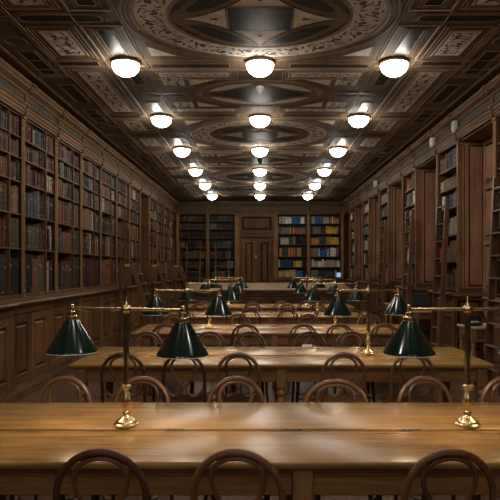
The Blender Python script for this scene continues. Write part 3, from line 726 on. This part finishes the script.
for i, (x0, x1) in enumerate(((-3.2, -.90), (.62, 3.2))):
    nm = ('left', 'right')[i]
    t = thing('base_cabinet', f'low oak cabinet along the far wall, {nm} of the double door', 'cabinet', (x0, YB-.40, 0)); W = x1-x0
    mb = MB(); mb.box(0, W, .022, .40, 0, 1.13, M['oak']); mb.bbox(0, W, -.02, .40, 0, .12, M['oak_x']); mb.build('body', t)
    n = 4
    for k in range(n): door_on(t, 'y', .022, .02+k*(W-.04)/n+.004, .02+(k+1)*(W-.04)/n-.004, .15, 1.10, -1, .02+(k+(.9 if k % 2 == 0 else .1))*(W-.04)/n)
    mb = MB(); mb.extr([(YB+.39, 1.13), (YB-.42, 1.13), (YB-.45, 1.15), (YB-.45, 1.175), (YB-.44, 1.19), (YB+.39, 1.19)], 'x', x0, x1, M['oak_light_x'])
    tag(mb.build('cabinet_ledge'), f'oak ledge above the low far-wall cabinet, {nm} of the double door', 'ledge')
# double door
d = MB(); d.bbox(-.82, -.74, YB-.03, YB+.3, 0, 2.90, M['oak']); d.bbox(.48, .55, YB-.03, YB+.3, 0, 2.90, M['oak']); d.bbox(-.82, .55, YB-.06, YB+.3, 2.82, 2.95, M['oak_light_x']); d.bbox(-.82, .55, YB-.09, YB+.3, 2.95, 2.99, M['oak_light_x'])
d.box(-.82, .55, YB+.30, YB+.38, 0, 3.72, M['oak'])
d.bbox(-.82, .55, YB+.02, YB+.3, 2.99, 3.72, M['oak']); d.panel('y', YB+.02, -.72, .46, 3.08, 3.62, -1, M['oak_x'], M['inlay_shade'], .016, .035)
door = d.build('door_1', kind='structure')
for s, (x0, x1) in enumerate(((-.74, -.132), (-.128, .48))):
    m = MB(); m.bbox(x0+.003, x1-.003, YB+.06, YB+.11, .005, 2.81, M['oak'])
    m.panel('y', YB+.06, x0+.14, x1-.14, 1.0, 2.62, -1, M['oak'], M['inlay_shade'], .016, .04); m.panel('y', YB+.06, x0+.14, x1-.14, .18, .85, -1, M['oak'], M['inlay_shade'], .016, .04)
    lf = m.build('door_leaf', door)
    if s == 0:
        m = MB(); m.bbox(-.175, -.145, YB+.035, YB+.06, 1.98, 2.10, M['white']); m.build('escutcheon', lf)
        m = MB(); m.tube([(-.16, YB+.05, 1.1), (-.16, YB+.02, 1.1), (-.17, YB+.005, 1.1), (-.19, YB, 1.1)], .012, M['brass'], 8); m.build('door_handle', lf, True)

# ------------------------------------------------------------------ place books
BOOKS.sort(key=lambda b: -b['size'])
words = {'brown': 'brown leather', 'tan': 'tan leather', 'black': 'black', 'oxblood': 'dark red', 'olive': 'olive', 'slate': 'slate blue', 'cream': 'cream', 'umber': 'dark brown', 'russet': 'reddish brown', 'grey': 'grey', 'white': 'white', 'red': 'red', 'blue': 'blue', 'yellow': 'yellow', 'green': 'dark green', 'orange': 'orange', 'navy': 'navy'}
rest = MB(); NIND = 300
for q, b in enumerate(BOOKS):
    if q < NIND:
        mb = MB(); book_mesh(mb, b['w'], b['d'], b['h'], b['col'], b['seed'])
        o = mb.build('book', None, True); o.location = b['loc']; o.rotation_euler = (0, 0, b['rz'])
        n, (wl, i, k, sec) = b['info']
        if wl == 'L': lab = f"{words[b['col']]} book, {ordn(n)} from right, {ROWN[k]} shelf{'' if k in (0,5) else ' up'}, {sec} side, left wall's {bayname[i]} bay"; g = f"books in the {bayname[i]} bay on the left wall"
        elif wl == 'R': lab = f"{words[b['col']]} book, {ordn(n)} from right, {ROWN[k]} shelf{'' if k in (0,5) else ' up'}, {ordn(i+1)} bookcase on right wall"; g = f"books in the {ordn(i+1)} bookcase on the right wall"
        else: lab = f"{words[b['col']]} book, {ordn(n)} from right, {ORD[k+1]} shelf up, far wall {('left corner','left of door','right of door','right corner')[i]}"; g = 'books on the far wall'
        tag(o, lab, 'book', g)
    else:
        X = Matrix.Translation(b['loc']) @ Matrix.Rotation(b['rz'], 4, 'Z')
        book_mesh(rest, b['w'], b['d'], b['h'], b['col'], b['seed'], X, fine=False)
o = rest.build('books', kind='stuff'); o['label'] = 'rows of many old and modern books filling the farther shelves'; o['category'] = 'books'
print('BOOKS', len(BOOKS), 'cut size', BOOKS[NIND]['size'])

# ------------------------------------------------------------------ ceiling globes
def globe():
    t = thing('ceiling_globe', '', 'ceiling light', group='white globe lights on the ceiling')
    m = MB(); m.lathe([(.11, 0), (.176, -.004), (.184, -.018), (.180, -.038), (.172, -.044)], M['brass_dark'], seg=28); m.build('mounting_ring', t, True)
    m = MB(); m.lathe([(.172*math.cos(a), -.044-.150*math.sin(a)) for a in [PI/2*k/9*.98 for k in range(10)]], M['globe'], seg=24); m.build('glass_dome', t, True)
    return t
g0 = globe(); first = True
rown = {-1: 'left', 0: 'middle', 1: 'right'}
for j in range(-5, 6):
    for s in (-1, 0, 1):
        loc = (s*1.685, 7.38+2.667*j, CEIL-.002)
        if j >= 0: lab = f"round white glowing ceiling lamp, {'nearest' if j == 0 else ordn(j+1)} in the {rown[s]} row"
        else: lab = f"round white ceiling lamp overhead outside the picture, {rown[s]} row, {ordn(-j)} before the nearest"
        if first: g0.location = loc; g0['label'] = lab; first = False
        else: dup(g0, loc, 0, lab)
for k, (y, lab) in enumerate(((8.42, 'small smoke detector on the ceiling behind the nearest middle lamp'), (14.2, 'small dark smoke detector on the ceiling farther along the middle row'))):
    t = thing('smoke_detector', lab, 'smoke detector', (0, y, CEIL-.004))
    m = MB(); m.lathe([(.055, 0), (.06, -.02), (.05, -.045), (.03, -.05)], M['white'] if k == 0 else M['iron'], seg=18); m.build('base', t, True)
    m = MB(); m.lathe([(.035, -.05), (.04, -.065), (.03, -.09), (.01, -.10)], M['white'] if k == 0 else M['iron'], seg=18); m.build('sensor_head', t, True)

# ------------------------------------------------------------------ reading tables
TX, TL, TD, TH = .19, 3.74, 1.12, .75
TY = [3.13, 5.74, 8.27, 10.82, 13.33]
def leg_mesh(x, y):
    m = MB(); m.bbox(x-.045, x+.045, y-.045, y+.045, .54, .715, M['leg'], .004)
    prof = [(.022, 0), (.03, .01), (.034, .05), (.026, .075), (.024, .085), (.036, .10), (.038, .112), (.030, .125), (.028, .14), (.046, .40), (.047, .42), (.036, .445), (.034, .455), (.048, .475), (.050, .49), (.040, .508), (.038, .52), (.045, .54)]
    m.lathe(prof, M['leg'], (x, y, 0), 16); return m
def make_table():
    t = thing('reading_table', '', 'table', group='reading tables')
    h = TL/2; d = TD/2
    def leaf_prof(ya, yb, z1, rf, rb):
        z0 = z1-.034
        P = [(ya+.012, z0), (yb-.012, z0)]
        P += [(yb-.012+.012*math.sin(a), z1-.012-.010+.022*0-(.012)*math.cos(a)+.0) for a in (PI/6, PI/3, PI/2)]
        P += [(yb-.012+.012*math.cos(a), z1-.012+.012*math.sin(a)) for a in (PI/6, PI/3, PI/2)]
        P += [(ya+.012-.012*math.sin(a), z1-.012+.012*math.cos(a)) for a in (0, PI/6, PI/3, PI/2)]
        P += [(ya+.012-.012*math.cos(a), z1-.022-.012*math.sin(a)) for a in (PI/6, PI/3)]
        return P
    m = MB(); m.extr(leaf_prof(-d, -.052, TH, 1, 1), 'x', -h, h, M['table']); m.build('table_leaf', t, True)
    m = MB(); m.extr(leaf_prof(-.046, d, TH+.008, 1, 1), 'x', -h, h, M['table']); m.build('table_leaf', t, True)
    m = MB()
    a = d-.07; e = h-.09
    m.extr([(-d+.03, .716), (-d+.03, .70), (-d+.045, .690), (-d+.06, .690), (-d+.06, .716)], 'x', -h+.04, h-.04, M['apron'])
    m.extr([(d-.03, .716), (d-.06, .716), (d-.06, .690), (d-.045, .690), (d-.03, .70)], 'x', -h+.04, h-.04, M['apron'])
    for s in (-1, 1):
        y = s*a
        for xa, xb in ((-e+.045, -.045), (.045, e-.045)): m.bbox(xa, xb, y-.015, y+.015, .585, .716, M['apron'])
        m.bbox(s*e-.015, s*e+.015, -a+.045, a-.045, .585, .716, M['apron'])
    m.bbox(-e, e, -.03, .03, .60, .716, M['apron'])
    m.build('apron', t)
    for x in (-e, 0, e):
        for y in (-a, a): leg_mesh(x, y).build('leg', t, True)
    for x in (-.635, -.017, .60):
        m = MB(); m.bbox(x-.058, x+.058, -.060, -.040, TH-.003, TH+.0025, M['iron'], .002)
        for k in (-1, 0, 1): m.bbox(x+k*.035-.012, x+k*.035+.012, -.054, -.046, TH+.001, TH+.006, M['iron'], .002)
        m.build('hinge', t)
    return t
t0 = make_table()
tl = ['long oak reading table nearest the viewer, across the foreground', 'long oak reading table, second from the viewer', 'long oak reading table, third from the viewer', 'long oak reading table, fourth from the viewer', 'long oak reading table farthest from the viewer, before the counter']
for i, y in enumerate(TY):
    if i == 0: t0.location = (TX, y, 0); t0['label'] = tl[0]
    else: dup(t0, (TX, y, 0), 0, tl[i])

# ------------------------------------------------------------------ brass library lamps
def make_lamp():
    t = thing('library_lamp', '', 'lamp', group='brass lamps with green shades on the reading tables')
    m = MB(); m.lathe([(.064, 0), (.067, .006), (.067, .012), (.058, .018), (.056, .026), (.046, .033), (.030, .045), (.019, .054), (.016, .062)], M['brass'], seg=24); m.build('base', t, True)
    m = MB(); m.lathe([(.014, .060), (.020, .066), (.020, .072), (.014, .080), (.018, .092), (.029, .118), (.030, .135), (.024, .158), (.017, .178), (.015, .19), (.021, .197), (.026, .203), (.026, .213), (.019, .218), (.014, .222)], M['brass'], seg=20); m.build('baluster', t, True)
    m = MB(); m.lathe([(.0155, .218), (.0155, .606)], M['brass_dark'], seg=14); m.build('pole', t, True)
    m = MB(); m.lathe([(.014, .594), (.018, .598), (.018, .604), (.024, .608), (.030, .617), (.030, .627), (.023, .637), (.014, .642), (.013, .646), (.009, .654), (.006, .664), (.005, .678), (.002, .690)], M['brass'], seg=18); m.build('finial', t, True)
    m = MB(); m.tube([(-.315, 0, .622), (-.02, 0, .622)], .0092, M['brass'], 10); m.tube([(.02, 0, .622), (.315, 0, .622)], .0092, M['brass'], 10); m.build('arm', t, True)
    for s in (-1, 1):
        x = s*.315
        m = MB(); m.lathe([(.002, .648), (.008, .644), (.011, .638), (.009, .632), (.013, .628), (.013, .614), (.010, .610), (.012, .606), (.020, .602), (.021, .586), (.026, .582), (.034, .578), (.036, .562), (.032, .556)], M['brass'], (x, 0, 0), 18); f = m.build('shade_fitter', t, True)
        m = MB(); m.lathe([(.031, .566), (.034, .562), (.130, .402), (.136, .392), (.138, .386)], M['enamel'], (x, 0, 0), 36, cap=False)
        m.lathe([(.1382, .387), (.139, .3855), (.1385, .3838), (.134, .384), (.127, .400), (.031, .558), (.005, .560)], M['enamel_in'], (x, 0, 0), 36, cap=False); sh = m.build('lamp_shade', t, True)
        m = MB(); m.lathe([(.004, .425), (.018, .430), (.026, .445), (.028, .462), (.022, .485), (.015, .505), (.014, .54)], M['bulb'], (x, 0, 0), 14); m.build('bulb', sh, True)
        L = bpy.data.lights.new('bulb_glow', 'POINT'); L.energy = LAMP_W; L.color = (1.0, .80, .56); L.shadow_soft_size = .03
        lo = bpy.data.objects.new('bulb_glow', L); C.objects.link(lo); lo.parent = sh; lo.location = (x, 0, .412)
    return t
LAMP_W = 1.3
l0 = make_lamp()
tn = ['nearest', 'second', 'third', 'fourth', 'farthest']
n = 0
for i, y in enumerate(TY):
    for s in (0, 1):
        x = (-.715, 1.11 if i == 0 else 1.06)[s]
        lab = f"brass table lamp with two green conical shades, {('left', 'right')[s]} end of the {tn[i]} reading table"
        rz = math.radians(((11, 6, 8, 10, 9), (2, 12, 8, 10, 8))[s][i])
        # the near shade is on the right for the left lamp
        rz = -rz if s == 0 else rz
        z = TH+.008; yy = y+.015
        if n == 0: l0.location = (x, yy, z); l0.rotation_euler = (0, 0, rz); l0['label'] = lab
        else: dup(l0, (x, yy, z), rz, lab)
        n += 1

# ------------------------------------------------------------------ bentwood chairs
def make_chair():
    t = thing('bentwood_chair', '', 'chair', group='bentwood chairs at the reading tables')
    m = MB()
    yb = lambda z: -.185-.115*(z-.45) if z > .45 else -.185-.10*(.45-z)
    pts = [(-.200, yb(0), 0), (-.188, yb(.2), .2), (-.177, yb(.45), .45), (-.173, yb(.6), .60), (-.173, yb(.72), .72)]
    pts += [(-.173*math.cos(a), yb(.72+.174*math.sin(a)), .72+.174*math.sin(a)) for a in [PI*k/10 for k in range(1, 10)]]
    pts += [(-p[0], p[1], p[2]) for p in reversed(pts[:5])]
    sp = spline(pts, 4); m.tube(sp, [0.0145 if p.z > .3 else .0145-.003*(.3-p.z)/.3 for p in sp], M['bent'], 8); m.build('back_hoop', t, True)
    m = MB()
    half = [(.172, .655), (.155, .600), (.118, .552), (.078, .538), (.042, .556), (.019, .590), (.016, .612), (.038, .650), (.074, .700), (.098, .752), (.102, .798), (.084, .838), (.046, .862), (0, .869)]
    P = [(-x, yb(z)+.004, z) for x, z in half] + [(x, yb(z)+.004, z) for x, z in reversed(half[:-1])]
    m.tube(spline(P, 4), .0108, M['bent'], 8); m.build('back_loop', t, True)
    m = MB(); m.lathe([(.155, .438), (.192, .440), (.200, .448), (.203, .458), (.200, .468), (.190, .473), (.178, .470), (.10, .464), (.01, .462)], M['bent'], (0, 0, 0), 28); m.build('seat', t, True)
    for s in (-1, 1):
        m = MB(); m.tube(spline([(s*.145, .125, .445), (s*.152, .140, .30), (s*.163, .165, .12), (s*.175, .195, 0)], 4), [.018-.007*k/12 for k in range(13)], M['bent'], 8); m.build('leg', t, True)
    m = MB(); m.tube([(.168*math.cos(2*PI*k/24), -.01+.168*math.sin(2*PI*k/24), .235) for k in range(24)], .009, M['bent'], 6, closed=True); m.build('leg_ring', t, True)
    return t
c0 = make_chair(); nc = 0
#  (table, side, back-plane Y, [X...])
ROWS = [(0, 'near', 2.255, [-1.19, -.614, -.088, .732, 1.42]), (0, 'far', 3.77, [-1.247, -.75, -.155, .485, 1.05, 1.58]),
        (1, 'near', 4.83, [-1.13, -.63, -.18, .69, 1.255]), (1, 'far', 6.46, [-1.24, -.55, -.11, .55, 1.0]),
        (2, 'near', 7.36, [-1.18, -.18, .54, 1.0, 1.56]), (2, 'far', 8.98, [-1.30, -.33, .73, 1.66]),
        (3, 'near', 9.92, [-1.28, -.73, -.17, .47, 1.06, 1.58]), (3, 'far', 11.56, [-1.2, -.14, .54, 1.14]),
        (4, 'near', 12.42, [-1.2, -.16, .455, .96, 1.46])]
for ti, side, by, xs in ROWS:
    for k, x in enumerate(xs):
        rz = math.radians(rnd.uniform(-7, 7))
        if side == 'far': rz += PI
        x, y = x-.232*math.sin(rz), by+.232*math.cos(rz)
        lab = f"brown bentwood chair with looped back, {ordn(k+1)} from left, {side} side of the {tn[ti]} reading table"
        if nc == 0: c0.location = (x, y, 0); c0.rotation_euler = (0, 0, rz); c0['label'] = lab
        else:
            ch = dup(c0, (x, y, 0), rz, lab)
            if (ti, side, k) == (0, 'far', 3): ch.scale = (1.17, 1.04, .975); ch['label'] = 'broader low bentwood chair, fourth from left, far side of the nearest reading table'
        nc += 1
# small white card on the second table, black clip on a chair
m = MB(); m.bbox(-.05, .05, -.012, .012, 0, .028, M['paper'], .003); o = m.build('paper_card', loc=(.50, TY[1]+.50, TH+.008)); tag(o, 'small white paper card near the back edge of the second table', 'card')

# ------------------------------------------------------------------ long counter at the far end
t = thing('service_counter', 'long brown oak service counter with sloping top before the far wall', 'counter', (.22, 15.7, 0))
m = MB(); m.extr([(-.05, 1.00), (-.05, 1.028), (-.03, 1.04), (1.50, 1.165), (1.50, 1.12)], 'x', -2.2, 2.2, M['counter']); m.build('sloping_top', t)
m = MB(); m.box(-2.13, 2.13, .02, 1.45, 0, 1.0, M['oak_x']); m.bbox(-2.15, 2.15, -.02, 1.45, 0, .12, M['oak_x']); m.bbox(-2.15, 2.15, -.01, 1.45, .92, 1.0, M['oak_x'])
for k in range(6): m.panel('y', .02, -2.1+k*.7+.05, -2.1+(k+1)*.7-.05, .2, .86, -1, M['oak_x'], None, .014, .03)
m.build('front_panel', t)

# ------------------------------------------------------------------ library step ladders with platforms
def make_steps(flip):
    """climbs towards -X; platform at z 1.72"""
    t = thing('library_steps', '', 'step ladder', group='wooden library step ladders')
    zt = 1.70; xt, xb = 0.0, .58
    m = MB(); m.bbox(-.24, xt+.02, -.26, .26, zt-.03, zt, M['ladder']); m.build('platform', t)
    for s in (-1, 1):
        m = MB(); y = s*.245
        m.extr([(xt-.03, zt-.03), (xt+.05, zt-.03), (xb+.06, 0), (xb-.03, 0)], 'y', y-.014, y+.014, M['ladder']); m.build('stile', t)
        m = MB(); m.bbox(-.24, -.19, y-.02, y+.02, 0, zt-.03, M['ladder']); m.build('rear_post', t)
        m = MB(); m.bbox(-.19, .0, y-.012, y+.012, zt-.46, zt-.03, M['ladder']); m.build('side_panel', t)
        m = MB(); m.tube(spline([(-.215, y, zt-.1), (-.215, y, zt+.45), (-.20, y, zt+.68), (-.13, y, zt+.80), (-.05, y, zt+.72), (-.02, y, zt+.35), (.03, y, zt-.05)], 5), .014, M['ladder'], 8); m.build('handrail', t, True)
    for k in range(1, 8):
        z = zt*k/8; x = xb+(xt-xb)*k/8
        m = MB(); m.bbox(x-.07, x+.09, -.232, .232, z-.022, z, M['ladder']); m.build('step', t)
    m = MB(); m.bbox(-.12, -.02, -.274, -.262, zt-.07, zt-.02, M['sticker'], .002); m.build('sticker', t)
    return t
s0 = make_steps(0)
for k, (x, y, rz, lab) in enumerate(((-2.61, 12.15, 0, 'wooden step ladder with curved handrails by the left wall, nearest of three'), (-2.61, 15.2, 0, 'wooden step ladder with handrails by the left wall, middle of three'), (-2.61, 19.1, 0, 'wooden step ladder with handrails by the left wall, farthest of three'),
        (-2.50, 22.0, -PI/2, 'wooden step ladder facing forward at the far wall, left corner bookcase'), (-1.42, 22.0, -PI/2, 'wooden step ladder facing forward at the far wall, left of the door'))):
    if k == 0: s0.location = (x, y, 0); s0['label'] = lab
    else: dup(s0, (x, y, 0), rz, lab)

# ------------------------------------------------------------------ leaning ladders on the right wall
def make_ladder():
    t = thing('leaning_ladder', '', 'ladder', group='ladders leaning on the right wall bookcases')
    H = 2.80; dx = .12
    for s in (-1, 1):
        m = MB(); y = s*.22
        m.extr([(-.045, 0), (.045, 0), (dx+.035, H), (dx-.035, H)], 'y', y-.022, y+.022, M['ladder']); m.build('stile', t)
    for k in range(1, 10):
        z = k*.295; x = dx*z/H
        m = MB(); m.bbox(x-.05, x+.05, -.198, .198, z-.022, z, M['ladder']); m.build('step', t)
    return t
a0 = make_ladder()
for k, (x, y, lab) in enumerate(((3.02, 7.60, 'wooden ladder leaning on the right wall, nearest, at the picture edge'), (3.02, 10.08, 'wooden ladder leaning on the right wall, second from the viewer'), (3.02, 12.30, 'wooden ladder leaning on the right wall, third from the viewer'), (3.02, 14.85, 'wooden ladder leaning on the right wall, fourth from the viewer'))):
    if k == 0: a0.location = (x, y, 0); a0['label'] = lab
    else: dup(a0, (x, y, 0), 0, lab)

# ------------------------------------------------------------------ small desks in the right recesses
def make_desk():
    t = thing('small_desk', '', 'desk', group='small desks in the right wall recesses')
    m = MB(); m.bbox(0, .60, 0, .60, .722, .75, M['desk_top'], .006); m.build('desktop', t)
    m = MB()
    for a, b, c, d in ((.06, .54, .04, .06), (.06, .54, .54, .56), (.04, .06, .06, .54), (.54, .56, .06, .54)): m.bbox(a, b, c, d, .60, .722, M['apron'])
    m.build('apron', t)
    for x in (.055, .545):
        for y in (.055, .545): 
            q = leg_mesh(x, y); q.v = [(x+(vx-x)*.75, y+(vy-y)*.75, vz*1.0) for vx, vy, vz in q.v]; q.build('leg', t, True)
    return t
d0 = make_desk()
DS = ((3.00, 8.36, 'small oak desk with papers in the near right-wall recess, behind the brass lamp'), (3.02, 11.45, 'small oak desk in the second right-wall recess'), (3.02, 13.75, 'small oak desk in the third right-wall recess'))
for k, (x, y, lab) in enumerate(DS):
    if k == 0: d0.location = (x, y, 0); d0['label'] = lab
    else: dup(d0, (x, y, 0), 0, lab)
m = MB()
for k in range(4): m.bbox(-.1+.006*k, .12-.004*k, -.14, .15, .003*k, .003*k+.0028, M['paper'], .001)
tag(m.build('paper_stack', loc=(3.42, 8.75, .75)), 'white papers lying on the near small desk at right', 'papers')
t = thing('desk_telephone', 'black telephone on the near small desk at right', 'telephone', (3.16, 8.72, .75), .3)
m = MB(); m.extr([(-.09, 0), (.10, 0), (.10, .07), (.06, .085), (-.09, .03)], 'x', -.10, .10, M['black']); m.build('body', t)
m = MB(); m.tube(spline([(-.11, .0, .075), (-.07, .01, .11), (0, .03, .118), (.07, .01, .11), (.11, 0, .075)], 4), .018, M['black'], 8); m.build('handset', t, True)
m = MB(); m.bbox(-.06, .06, -.06, .01, .045, .062, M['white']); m.build('keypad', t)
dup(c0, (3.46, 9.22, 0), PI, 'bentwood chair pushed behind the small desk in the near right recess', 'bentwood chairs at small desks')
t = thing('radiator', 'white ribbed radiator under the near small desk at right', 'radiator', (3.64, 9.2, .0))
for k in range(5):
    m = MB(); m.bbox(-.034, .034, -.78+k*.11, -.78+k*.11+.085, .12, .66, M['white'], .02); m.build('fin', t, True)
m = MB(); m.tube([(0, -.76, .16), (0, -.26, .16)], .02, M['white'], 8)
for y in (-.74, -.28): m.bbox(-.03, .03, y-.02, y+.02, 0, .14, M['white'])
m.build('pipe', t, True)
t = thing('desk_monitor', 'dark flat monitor standing on the second small desk at right', 'monitor', (3.20, 11.75, .75), -.5)
m = MB(); m.bbox(-.09, .09, -.06, .06, 0, .015, M['black']); m.bbox(-.02, .02, -.01, .01, .015, .14, M['black']); m.build('stand', t)
m = MB(); m.bbox(-.16, .16, -.018, .018, .10, .34, M['black'], .005); m.build('display', t)
t = thing('computer_screen', 'small glowing blue screen on the far-wall ledge in the right corner', 'monitor', (3.05, YB-.22, 1.19), -.15)
m = MB(); m.bbox(-.08, .08, -.06, .06, 0, .012, M['black']); m.bbox(-.015, .015, -.01, .01, .012, .08, M['black']); m.build('stand', t)
m = MB(); m.bbox(-.09, .09, -.015, .015, .05, .24, M['black'], .004); dp = m.build('display', t)
m = MB(); m.box(-.08, .08, -.017, -.0155, .06, .23, M['screen']); m.build('screen_panel', dp)

# ------------------------------------------------------------------ world, camera
w = bpy.data.worlds.new('dim_world'); S.world = w; w.use_nodes = True
w.node_tree.nodes['Background'].inputs[0].default_value = (.03, .035, .045, 1); w.node_tree.nodes['Background'].inputs[1].default_value = .2
cam = bpy.data.cameras.new('camera'); co = bpy.data.objects.new('camera', cam); C.objects.link(co)
co.location = (0, 0, EYE); co.rotation_euler = (PI/2, 0, 0)
cam.sensor_width = 36; cam.sensor_fit = 'HORIZONTAL'; cam.lens = F/500*36; cam.shift_x = -.02; cam.shift_y = .036
cam.clip_start = .05; cam.clip_end = 100
S.camera = co
S.view_settings.view_transform = 'Standard'; S.view_settings.look = 'None'; S.view_settings.gamma = 1; S.view_settings.exposure = 0.9
S.view_settings.use_curve_mapping = False
S.cycles.max_bounces = 6; S.cycles.diffuse_bounces = 4; S.cycles.glossy_bounces = 3; S.cycles.sample_clamp_indirect = 4
S.cycles.use_denoising = True
